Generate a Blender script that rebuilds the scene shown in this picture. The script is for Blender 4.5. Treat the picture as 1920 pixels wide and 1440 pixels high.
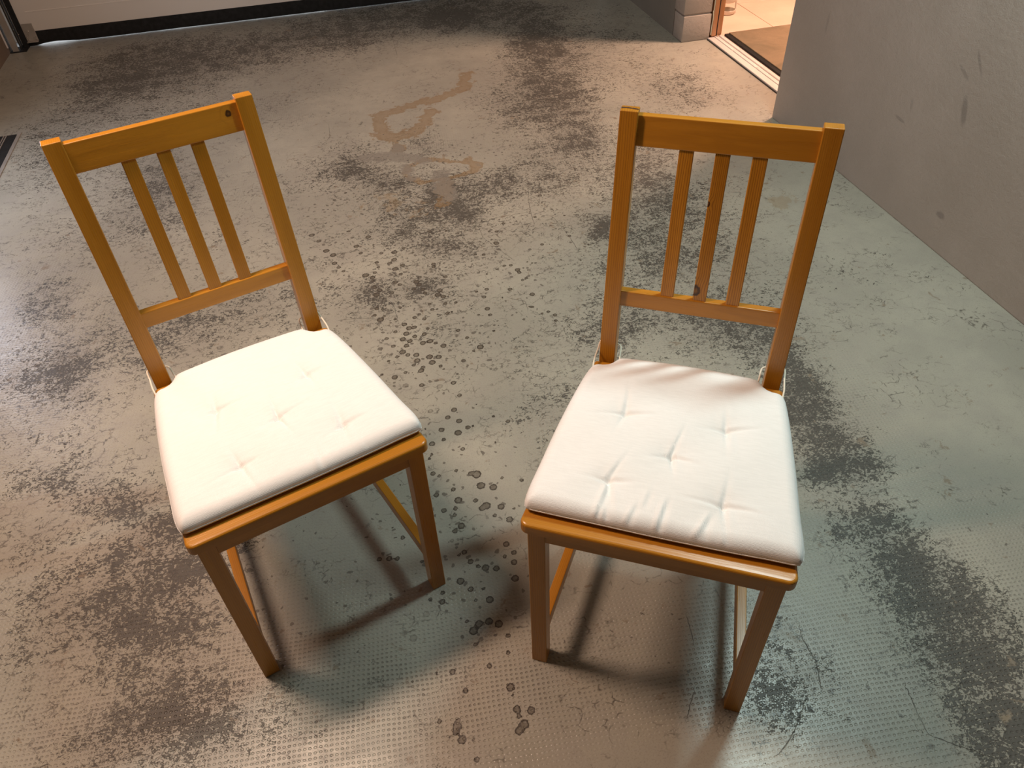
import bpy, bmesh, math, random
import numpy as np
from mathutils import Vector, Matrix
random.seed(7)
PI = math.pi
for o in list(bpy.data.objects):
    bpy.data.objects.remove(o, do_unlink=True)
SC = bpy.context.scene
C = SC.collection

# ------------------------------------------------------------------ camera
cam_d = bpy.data.cameras.new('camera')
cam_d.sensor_fit = 'HORIZONTAL'; cam_d.sensor_width = 36.0
cam_d.lens = 36.0 * 1430.4 / 1920.0
cam_d.clip_start = 0.02; cam_d.clip_end = 100
cam = bpy.data.objects.new('camera', cam_d); C.objects.link(cam)
PITCH, ROLL, YAW, CH = 0.75258, -0.05058, math.radians(-12.5), 1.416
fw = Vector((0, math.cos(PITCH), -math.sin(PITCH)))
rt0 = Vector((1, 0, 0)); up0 = rt0.cross(fw)
rt = math.cos(ROLL) * rt0 + math.sin(ROLL) * up0
up = -math.sin(ROLL) * rt0 + math.cos(ROLL) * up0
M = Matrix((rt, up, -fw)).transposed()
cam.matrix_world = Matrix.Translation((0, 0, CH)) @ (Matrix.Rotation(YAW, 3, 'Z') @ M).to_4x4()
SC.camera = cam

# ------------------------------------------------------------------ world, lights, exposure
SC.view_settings.view_transform = 'Standard'
SC.view_settings.look = 'None'
SC.view_settings.exposure = 0.0
SC.view_settings.gamma = 1.0
SC.view_settings.use_curve_mapping = False
w = bpy.data.worlds.new('daylight'); SC.world = w; w.use_nodes = True
bg = w.node_tree.nodes['Background']
bg.inputs[0].default_value = (0.88, 0.94, 1.0, 1); bg.inputs[1].default_value = 1.8

def area(name, loc, target, sx, sy, power, col, spread=180, spin=0):
    l = bpy.data.lights.new(name, 'AREA'); l.shape = 'RECTANGLE'; l.size = sx; l.size_y = sy
    l.energy = power; l.color = col; l.spread = math.radians(spread)
    o = bpy.data.objects.new(name, l); C.objects.link(o); o.location = loc
    d = Vector(target) - Vector(loc)
    o.rotation_euler = d.to_track_quat('-Z', 'Y').to_euler() if abs(d.z) < 0.999 * d.length else (0, 0, spin)
    return o
# warm tube lamp on the garage ceiling, left of the chairs; cooler one to the right
area('warm_ceiling_light', (-0.80, 1.32, 2.28), (-0.80, 1.32, 0), 0.60, 0.16, 39, (1.0, 0.70, 0.53), 165)
area('cool_ceiling_light', (1.25, 1.30, 2.28), (1.25, 1.30, 0), 0.55, 0.10, 23.5, (0.78, 1.0, 0.98), 165)
# hall light beyond the inner doorway, daylight through the side door on the left
area('hall_light', (2.75, 3.28, 1.95), (2.75, 3.28, 0), 0.30, 0.30, 90, (1.0, 0.62, 0.44))
area('side_door_daylight', (-1.68, 3.12, 0.78), (0.0, 2.2, 0.3), 0.40, 0.45, 6.0, (0.72, 0.80, 1.0))

# ------------------------------------------------------------------ helpers
def link(name, me, parent=None, mat=None):
    o = bpy.data.objects.new(name, me); C.objects.link(o)
    if parent is not None: o.parent = parent
    if mat is not None: me.materials.append(mat)
    return o
def empty(name, loc=(0, 0, 0), rz=0, parent=None):
    o = bpy.data.objects.new(name, None); C.objects.link(o); o.location = loc; o.rotation_euler = (0, 0, rz)
    o.empty_display_size = 0.1
    if parent is not None: o.parent = parent
    return o
def tag(o, label=None, cat=None, group=None, kind=None):
    if label: o['label'] = label
    if cat: o['category'] = cat
    if group: o['group'] = group
    if kind: o['kind'] = kind
    return o
def to_mesh(bm, name, smooth=None):
    me = bpy.data.meshes.new(name); bm.to_mesh(me); bm.free()
    if smooth is not None and smooth > 0:
        for p in me.polygons: p.use_smooth = True
        try: me.set_sharp_from_angle(angle=math.radians(smooth))
        except Exception: pass
    return me
def add_box(bm, lo, hi):
    x0, y0, z0 = lo; x1, y1, z1 = hi
    v = [bm.verts.new(p) for p in ((x0,y0,z0),(x1,y0,z0),(x1,y1,z0),(x0,y1,z0),(x0,y0,z1),(x1,y0,z1),(x1,y1,z1),(x0,y1,z1))]
    for f in ((3,2,1,0),(4,5,6,7),(0,1,5,4),(1,2,6,5),(2,3,7,6),(3,0,4,7)): bm.faces.new([v[i] for i in f])
def bevel_sharp(bm, off, seg=2, ang=30):
    bm.normal_update()
    es = [e for e in bm.edges if len(e.link_faces) == 2 and e.calc_face_angle(0) > math.radians(ang)]
    bmesh.ops.bevel(bm, geom=es, offset=off, segments=seg, profile=0.5, affect='EDGES', clamp_overlap=True)
def box(name, lo, hi, mat, parent=None, bev=0.0, seg=2):
    bm = bmesh.new(); add_box(bm, lo, hi)
    if bev: bevel_sharp(bm, bev, seg)
    return link(name, to_mesh(bm, name, 40), parent, mat)
def struct(name, lo, hi, mat, bev=0.0):
    return tag(box(name, lo, hi, mat, None, bev), kind='structure')
def tube(name, pts, r, mat, parent=None, n=8, closed=False):
    P_ = [Vector(p) for p in pts]; bm = bmesh.new(); rings = []
    m = len(P_)
    for i, p in enumerate(P_):
        a = P_[(i - 1) % m] if (closed or i > 0) else p
        b = P_[(i + 1) % m] if (closed or i < m - 1) else p
        t = (b - a).normalized(); s = t.cross(Vector((0.13, 0.07, 1))).normalized(); q = t.cross(s)
        rings.append([bm.verts.new(p + r * (math.cos(2*PI*k/n) * s + math.sin(2*PI*k/n) * q)) for k in range(n)])
    for i in range(m if closed else m - 1):
        A, B = rings[i], rings[(i + 1) % m]
        for k in range(n): bm.faces.new((A[k], A[(k+1) % n], B[(k+1) % n], B[k]))
    if not closed: bm.faces.new(rings[0]); bm.faces.new(list(reversed(rings[-1])))
    bmesh.ops.recalc_face_normals(bm, faces=bm.faces)
    return link(name, to_mesh(bm, name, 50), parent, mat)
def catmull(pts, n=8):
    P_ = [Vector(p) for p in pts]; out = []
    for i in range(len(P_) - 1):
        a, b, c, d = P_[max(i-1, 0)], P_[i], P_[i+1], P_[min(i+2, len(P_)-1)]
        for k in range(n):
            t = k / n
            out.append(0.5 * ((2*b) + (c-a)*t + (2*a-5*b+4*c-d)*t*t + (3*b-a-3*c+d)*t**3))
    out.append(P_[-1]); return out
def cyl(name, c, axis, r, h, mat, parent=None, n=12):
    bm = bmesh.new()
    bmesh.ops.create_cone(bm, cap_ends=True, segments=n, radius1=r, radius2=r, depth=h)
    bevel_sharp(bm, r * 0.2, 1)
    R_ = Vector((0, 0, 1)).rotation_difference(Vector(axis)).to_matrix().to_4x4()
    bm.transform(Matrix.Translation(c) @ R_)
    return link(name, to_mesh(bm, name, 40), parent, mat)

# ------------------------------------------------------------------ node helper
class NT:
    def __init__(s, name):
        s.m = bpy.data.materials.new(name); s.m.use_nodes = True; s.t = s.m.node_tree
        s.b = s.t.nodes['Principled BSDF']
    def n(s, ty, **kw):
        x = s.t.nodes.new(ty)
        for k, v in kw.items(): setattr(x, k, v)
        return x
    def put(s, sock, v):
        if isinstance(v, bpy.types.NodeSocket): s.t.links.new(v, sock)
        elif isinstance(v, (tuple, list)):
            n = len(sock.default_value); v = tuple(v) + (1,) * (n - len(v)); sock.default_value = v[:n]
        else: sock.default_value = v
    def math(s, op, a, b=0.0, c=0.0, clamp=False):
        x = s.n('ShaderNodeMath', operation=op); x.use_clamp = clamp
        s.put(x.inputs[0], a); s.put(x.inputs[1], b); s.put(x.inputs[2], c); return x.outputs[0]
    def add(s, a, b): return s.math('ADD', a, b)
    def sub(s, a, b): return s.math('SUBTRACT', a, b)
    def mul(s, a, b): return s.math('MULTIPLY', a, b)
    def vm(s, op, a, b=(0, 0, 0), sc=None):
        x = s.n('ShaderNodeVectorMath', operation=op); s.put(x.inputs[0], a); s.put(x.inputs[1], b)
        if sc is not None: s.put(x.inputs[3], sc)
        return x.outputs[1] if op in ('LENGTH', 'DISTANCE', 'DOT_PRODUCT') else x.outputs[0]
    def step(s, v, lo, hi, a=0.0, b=1.0):
        x = s.n('ShaderNodeMapRange', interpolation_type='SMOOTHSTEP')
        s.put(x.inputs[0], v); s.put(x.inputs[1], lo); s.put(x.inputs[2], hi); s.put(x.inputs[3], a); s.put(x.inputs[4], b); return x.outputs[0]
    def noise(s, vec, sc, det=3.0, rough=0.5, dist=0.0, col=False):
        x = s.n('ShaderNodeTexNoise'); s.put(x.inputs['Vector'], vec); s.put(x.inputs['Scale'], sc)
        x.inputs['Detail'].default_value = det; x.inputs['Roughness'].default_value = rough; x.inputs['Distortion'].default_value = dist
        return x.outputs[1] if col else x.outputs[0]
    def vor(s, vec, sc, feature='F1', out=0, rnd=1.0):
        x = s.n('ShaderNodeTexVoronoi', feature=feature); s.put(x.inputs['Vector'], vec); s.put(x.inputs['Scale'], sc)
        x.inputs['Randomness'].default_value = rnd
        return x.outputs[out]
    def mix(s, f, a, b):
        x = s.n('ShaderNodeMix', data_type='RGBA'); s.put(x.inputs[0], f); s.put(x.inputs[6], a); s.put(x.inputs[7], b); return x.outputs[2]
    def attr(s, name):
        x = s.n('ShaderNodeAttribute'); x.attribute_name = name; return x.outputs['Vector']
    def sep(s, v):
        x = s.n('ShaderNodeSeparateXYZ'); s.put(x.inputs[0], v); return x.outputs
    def comb(s, a, b, c):
        x = s.n('ShaderNodeCombineXYZ'); s.put(x.inputs[0], a); s.put(x.inputs[1], b); s.put(x.inputs[2], c); return x.outputs[0]
    def obj(s): return s.n('ShaderNodeTexCoord').outputs['Object']
    def pos(s): return s.n('ShaderNodeNewGeometry').outputs['Position']
    def bump(s, h, dist, strength=1.0):
        x = s.n('ShaderNodeBump'); s.put(x.inputs['Height'], h); x.inputs['Distance'].default_value = dist; x.inputs['Strength'].default_value = strength
        s.t.links.new(x.outputs[0], s.b.inputs['Normal'])
    def set(s, **kw):
        for k, v in kw.items(): s.put(s.b.inputs[k.replace('_', ' ')], v)
        return s.m
def plain(name, col, rough=0.5, metal=0.0, nz=0.06, sc=40):
    t = NT(name); v = t.noise(t.pos(), sc, 4)
    c = t.mix(v, tuple(c_ * (1 - nz) for c_ in col), tuple(min(1, c_ * (1 + nz)) for c_ in col))
    return t.set(Base_Color=c, Roughness=t.step(v, 0.2, 0.8, rough * 0.85, min(1, rough * 1.15)), Metallic=metal)

# floor wear data in room coordinates (metres)
WEAR=[[-0.732,4.379,6.1,0.0,13.5,1.0],[-0.921,4.149,21.4,13.8,13.9,0.7],[-0.802,4.252,24.1,7.8,6.0,0.5],[0.017,4.432,10.3,2.8,16.5,0.9],[-0.324,4.308,43.2,29.6,40.9,0.5],[0.453,4.633,18.8,5.2,13.2,0.6],[0.807,4.544,5.3,4.1,13.7,1.0],[1.118,4.19,41.4,1.4,5.0,0.8],[1.007,3.592,47.0,-23.0,8.6,0.8],[0.991,3.112,69.0,-33.0,19.7,0.8],[0.981,2.789,123.5,-62.6,40.1,0.75],[0.822,3.202,69.6,-22.5,24.2,0.4],[0.965,2.488,144.6,-57.7,79.1,0.4],[1.44,3.979,16.6,2.5,18.0,0.5],[-1.099,3.817,24.6,15.0,12.5,0.45],[-1.237,3.318,50.8,30.8,20.6,0.4],[-1.145,3.387,65.0,32.4,19.1,0.4],[-0.686,2.994,122.4,20.7,16.0,0.7],[-0.474,3.597,5.5,-0.0,45.4,0.4],[-0.957,2.676,26.8,38.2,50.0,0.35],[-0.801,2.944,55.9,26.3,24.3,0.45],[-0.889,1.912,243.5,113.7,69.0,0.85],[-0.998,2.292,163.2,101.2,80.7,0.5],[-1.006,1.924,139.7,68.9,30.6,0.5],[-0.507,1.998,34.0,10.0,70.2,0.5],[-0.721,1.985,126.0,53.5,47.4,0.35],[-0.397,2.104,116.9,86.4,137.2,0.3],[-1.049,2.308,138.2,-89.1,211.4,0.35],[-0.644,1.033,170.8,136.2,181.2,0.85],[-0.6,1.143,113.9,135.6,208.4,0.65],[-0.503,1.033,237.7,67.9,78.1,0.6],[-0.593,0.944,151.0,274.2,452.8,0.45],[-0.538,0.773,149.1,133.0,205.7,0.9],[-0.439,0.726,243.4,171.2,289.1,0.5],[-0.63,0.748,231.0,411.1,672.7,0.5],[-0.707,1.376,272.7,411.3,299.5,0.6],[-0.575,1.256,215.9,102.2,119.6,0.55],[-0.869,1.475,214.2,280.9,376.9,0.5],[-0.832,1.139,289.0,442.8,634.3,0.35],[-0.839,1.013,448.8,592.7,799.8,0.4],[-0.381,1.154,1169.4,162.7,287.2,0.7],[-0.793,1.101,273.3,294.8,381.0,0.3],[-0.863,1.308,193.0,332.4,485.2,0.35],[1.063,1.299,323.1,-181.6,107.1,0.85],[1.024,1.162,155.0,-105.2,154.5,0.95],[1.017,1.049,197.9,-9.4,183.2,0.9],[1.028,0.974,403.2,1072.6,1537.4,0.9],[0.956,0.96,153.7,18.4,1121.4,0.8],[1.009,0.879,235.0,-130.1,342.1,0.5],[0.981,0.794,200.3,-86.8,227.9,0.7],[0.992,0.677,152.2,-38.4,157.3,1.0],[1.017,0.591,150.4,-7.0,154.2,0.95],[0.967,0.509,165.5,3.0,181.4,1.0],[0.961,0.412,181.0,-151.9,299.3,0.95],[0.947,0.326,195.5,-159.4,355.8,1.0],[0.899,0.832,382.7,-273.2,418.4,0.4],[1.048,0.521,163.3,-55.9,387.3,0.5],[0.903,1.617,65.1,126.4,169.9,0.6],[0.996,1.562,80.7,-10.0,113.5,0.7],[0.948,1.927,147.6,-92.9,66.1,0.6],[1.107,2.44,109.7,-75.6,33.8,0.6],[1.121,2.152,72.5,-40.7,44.2,0.45],[0.907,2.111,176.5,-68.0,116.0,0.6],[1.236,2.677,123.0,-79.4,47.6,0.5],[1.155,1.927,113.1,-88.4,52.9,0.45],[1.076,1.486,232.7,-172.1,165.8,0.6],[0.751,1.747,97.5,-46.5,51.5,0.35],[0.621,1.575,164.6,-43.1,126.9,0.45],[0.638,0.636,381.8,-276.3,309.4,0.5],[0.595,0.534,256.3,-46.9,428.4,0.65],[0.686,0.52,264.7,40.0,629.2,0.3],[0.537,0.467,298.6,98.4,727.2,0.4],[0.331,2.986,234.6,56.0,70.2,0.55],[0.343,2.525,93.7,1.7,37.1,0.85],[0.368,2.397,145.4,41.6,150.7,0.9],[0.177,2.685,269.2,-62.0,407.2,0.9],[-0.012,2.837,76.2,58.3,105.0,0.55],[0.479,2.542,109.1,37.3,126.6,0.6],[0.574,2.553,382.3,-125.5,114.7,0.7],[0.256,2.215,151.2,171.4,162.0,0.75],[0.015,2.02,471.1,44.7,250.7,0.8],[0.18,1.983,193.3,93.1,247.2,0.7],[0.563,2.24,205.9,130.9,356.0,0.5],[0.82,2.139,233.1,-70.6,157.6,0.6],[0.761,2.512,152.5,-26.0,103.4,0.5],[0.002,2.998,98.3,57.8,108.7,0.4],[0.111,2.818,67.0,6.4,33.2,0.35],[0.202,2.451,78.9,6.1,46.9,0.35],[0.731,2.703,92.9,4.1,82.6,0.35],[0.812,2.539,96.0,-15.2,69.7,0.3],[0.755,3.225,51.0,-0.1,36.5,0.3],[1.203,3.45,21.0,6.4,27.2,0.35],[1.598,3.239,45.0,-7.2,46.3,0.45],[1.536,3.039,71.6,-5.2,83.6,0.5],[1.486,3.488,44.1,7.7,56.1,0.3],[0.478,1.476,70.2,-21.4,40.7,0.25],[0.35,1.343,149.4,20.7,172.7,0.25],[1.403,1.543,35.5,-15.5,52.3,0.15],[-0.761,1.248,16.2,7.0,4.3,0.28],[-0.345,2.339,5.1,1.5,2.5,0.24],[1.041,2.104,5.2,-2.7,3.2,0.26],[0.25,1.903,7.8,-0.4,4.5,0.15],[-0.341,0.772,13.3,36.6,66.9,0.15],[0.083,0.792,287.2,329.4,781.9,0.1]]
DOTS=[[-0.54,0.794,6.0,8.2,56.2,1.0],[-0.145,0.696,10.0,14.4,122.4,1.0],[0.155,0.645,67.8,36.0,271.5,0.8],[0.127,0.743,61.0,150.6,305.9,0.5],[-0.946,1.906,35.5,20.0,14.0,0.8],[-0.666,1.04,47.6,67.6,103.5,0.8],[0.983,1.116,29.6,-16.1,34.7,1.0],[0.979,0.541,18.9,-16.0,28.1,1.0],[0.542,0.538,52.7,109.3,266.8,0.9],[0.49,0.715,62.6,34.2,151.1,0.4],[0.428,1.361,26.0,-1.5,24.6,0.4],[-0.625,2.974,19.0,12.4,15.7,0.9],[-0.403,3.542,18.8,33.9,48.3,0.8],[0.927,2.833,25.1,-6.9,14.4,0.9],[0.348,2.955,89.4,17.2,69.0,1.0],[0.952,1.575,19.9,12.5,47.6,0.8],[-0.203,0.975,23.2,21.6,43.8,0.3],[0.383,0.935,203.7,46.9,320.5,0.8],[-0.947,2.276,64.2,41.2,36.6,0.6],[0.964,1.922,21.4,-9.9,14.9,0.6],[-0.669,4.203,6.3,6.5,8.2,0.5]]
SPECK=[[0.133,2.122,15.8,4.5,14.4,1],[0.135,1.723,25.6,1.1,16.1,1],[0.368,2.825,6.7,5.0,10.6,0.9],[-0.036,2.568,20.7,9.6,19.9,1.0],[0.116,1.105,54.0,-6.2,29.1,0.9],[0.498,2.138,14.7,3.1,16.3,0.6],[0.1,0.863,84.4,21.9,103.9,0.8],[-0.111,0.976,57.2,20.8,59.8,0.4],[-0.446,0.978,63.5,30.5,48.4,0.5],[1.039,0.762,15.7,-11.9,21.5,0.5],[-0.561,1.076,14.2,8.4,11.4,0.5],[1.383,1.993,12.0,-8.0,9.9,0.25],[0.436,0.669,37.0,18.5,85.0,0.3],[0.727,0.476,44.1,8.9,114.4,0.4]]
OCHRE=[[[[0.677,3.676],[0.612,3.495],[0.476,3.415],[0.302,3.367],[0.191,3.317]],0.045],[[[0.195,3.276],[0.185,3.13],[0.235,3.06],[0.357,3.146],[0.417,3.273]],0.05],[[[0.235,3.06],[0.235,2.968]],0.035],[[[0.22,3.065],[0.351,3.11]],0.03],[[[0.248,2.81],[0.329,2.848],[0.427,2.792],[0.513,2.739]],0.022],[[[0.248,2.81],[0.23,2.734],[0.277,2.665],[0.38,2.661],[0.479,2.686],[0.505,2.723]],0.02],[[[0.49,2.784],[0.499,2.698]],0.03],[[[0.362,2.623],[0.327,2.489]],0.04]]
GREY=[[[[0.235,3.019],[0.215,2.877]],0.03],[[[0.103,2.925],[0.21,2.918],[0.307,2.846]],0.05],[[[0.354,2.692],[0.353,2.521]],0.05],[[[0.242,2.812],[0.242,2.707]],0.03]]
TANS=[[1.487,2.108,531.2,-223.4,616.6,1],[0.157,2.545,113.9,38.7,105.3,0.6]]
CRACK=[[[-0.025,3.312],[-0.028,3.187],[-0.053,3.127],[-0.109,3.111],[-0.163,3.124]],[[0.667,2.588],[0.664,2.523],[0.629,2.41],[0.612,2.299],[0.606,2.244]],[[0.206,2.356],[0.273,2.308],[0.383,2.287],[0.489,2.327],[0.606,2.327]],[[0.155,2.526],[0.166,2.444],[0.213,2.342],[0.309,2.297]],[[0.416,2.288],[0.415,2.216],[0.438,2.157],[0.467,2.087],[0.478,2.06]],[[-0.097,1.899],[-0.049,1.892],[-0.002,1.88]],[[0.407,4.75],[0.39,4.291],[0.378,4.009]],[[0.699,0.619],[0.692,0.597],[0.694,0.551],[0.675,0.501]],[[0.638,0.49],[0.588,0.444],[0.546,0.416]],[[0.797,0.386],[0.821,0.367],[0.852,0.342],[0.88,0.323]],[[0.684,2.256],[0.697,2.143],[0.701,2.039]],[[-0.148,3.0],[-0.105,2.928],[-0.093,2.864]],[[0.495,0.701],[0.486,0.655]],[[0.442,0.555],[0.415,0.521]],[[0.514,2.35],[0.585,2.358]],[[0.827,0.459],[0.811,0.382]],[[0.423,1.849],[0.459,1.823],[0.456,1.782]],[[0.042,1.968],[0.068,1.917],[0.067,1.848]]]
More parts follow.
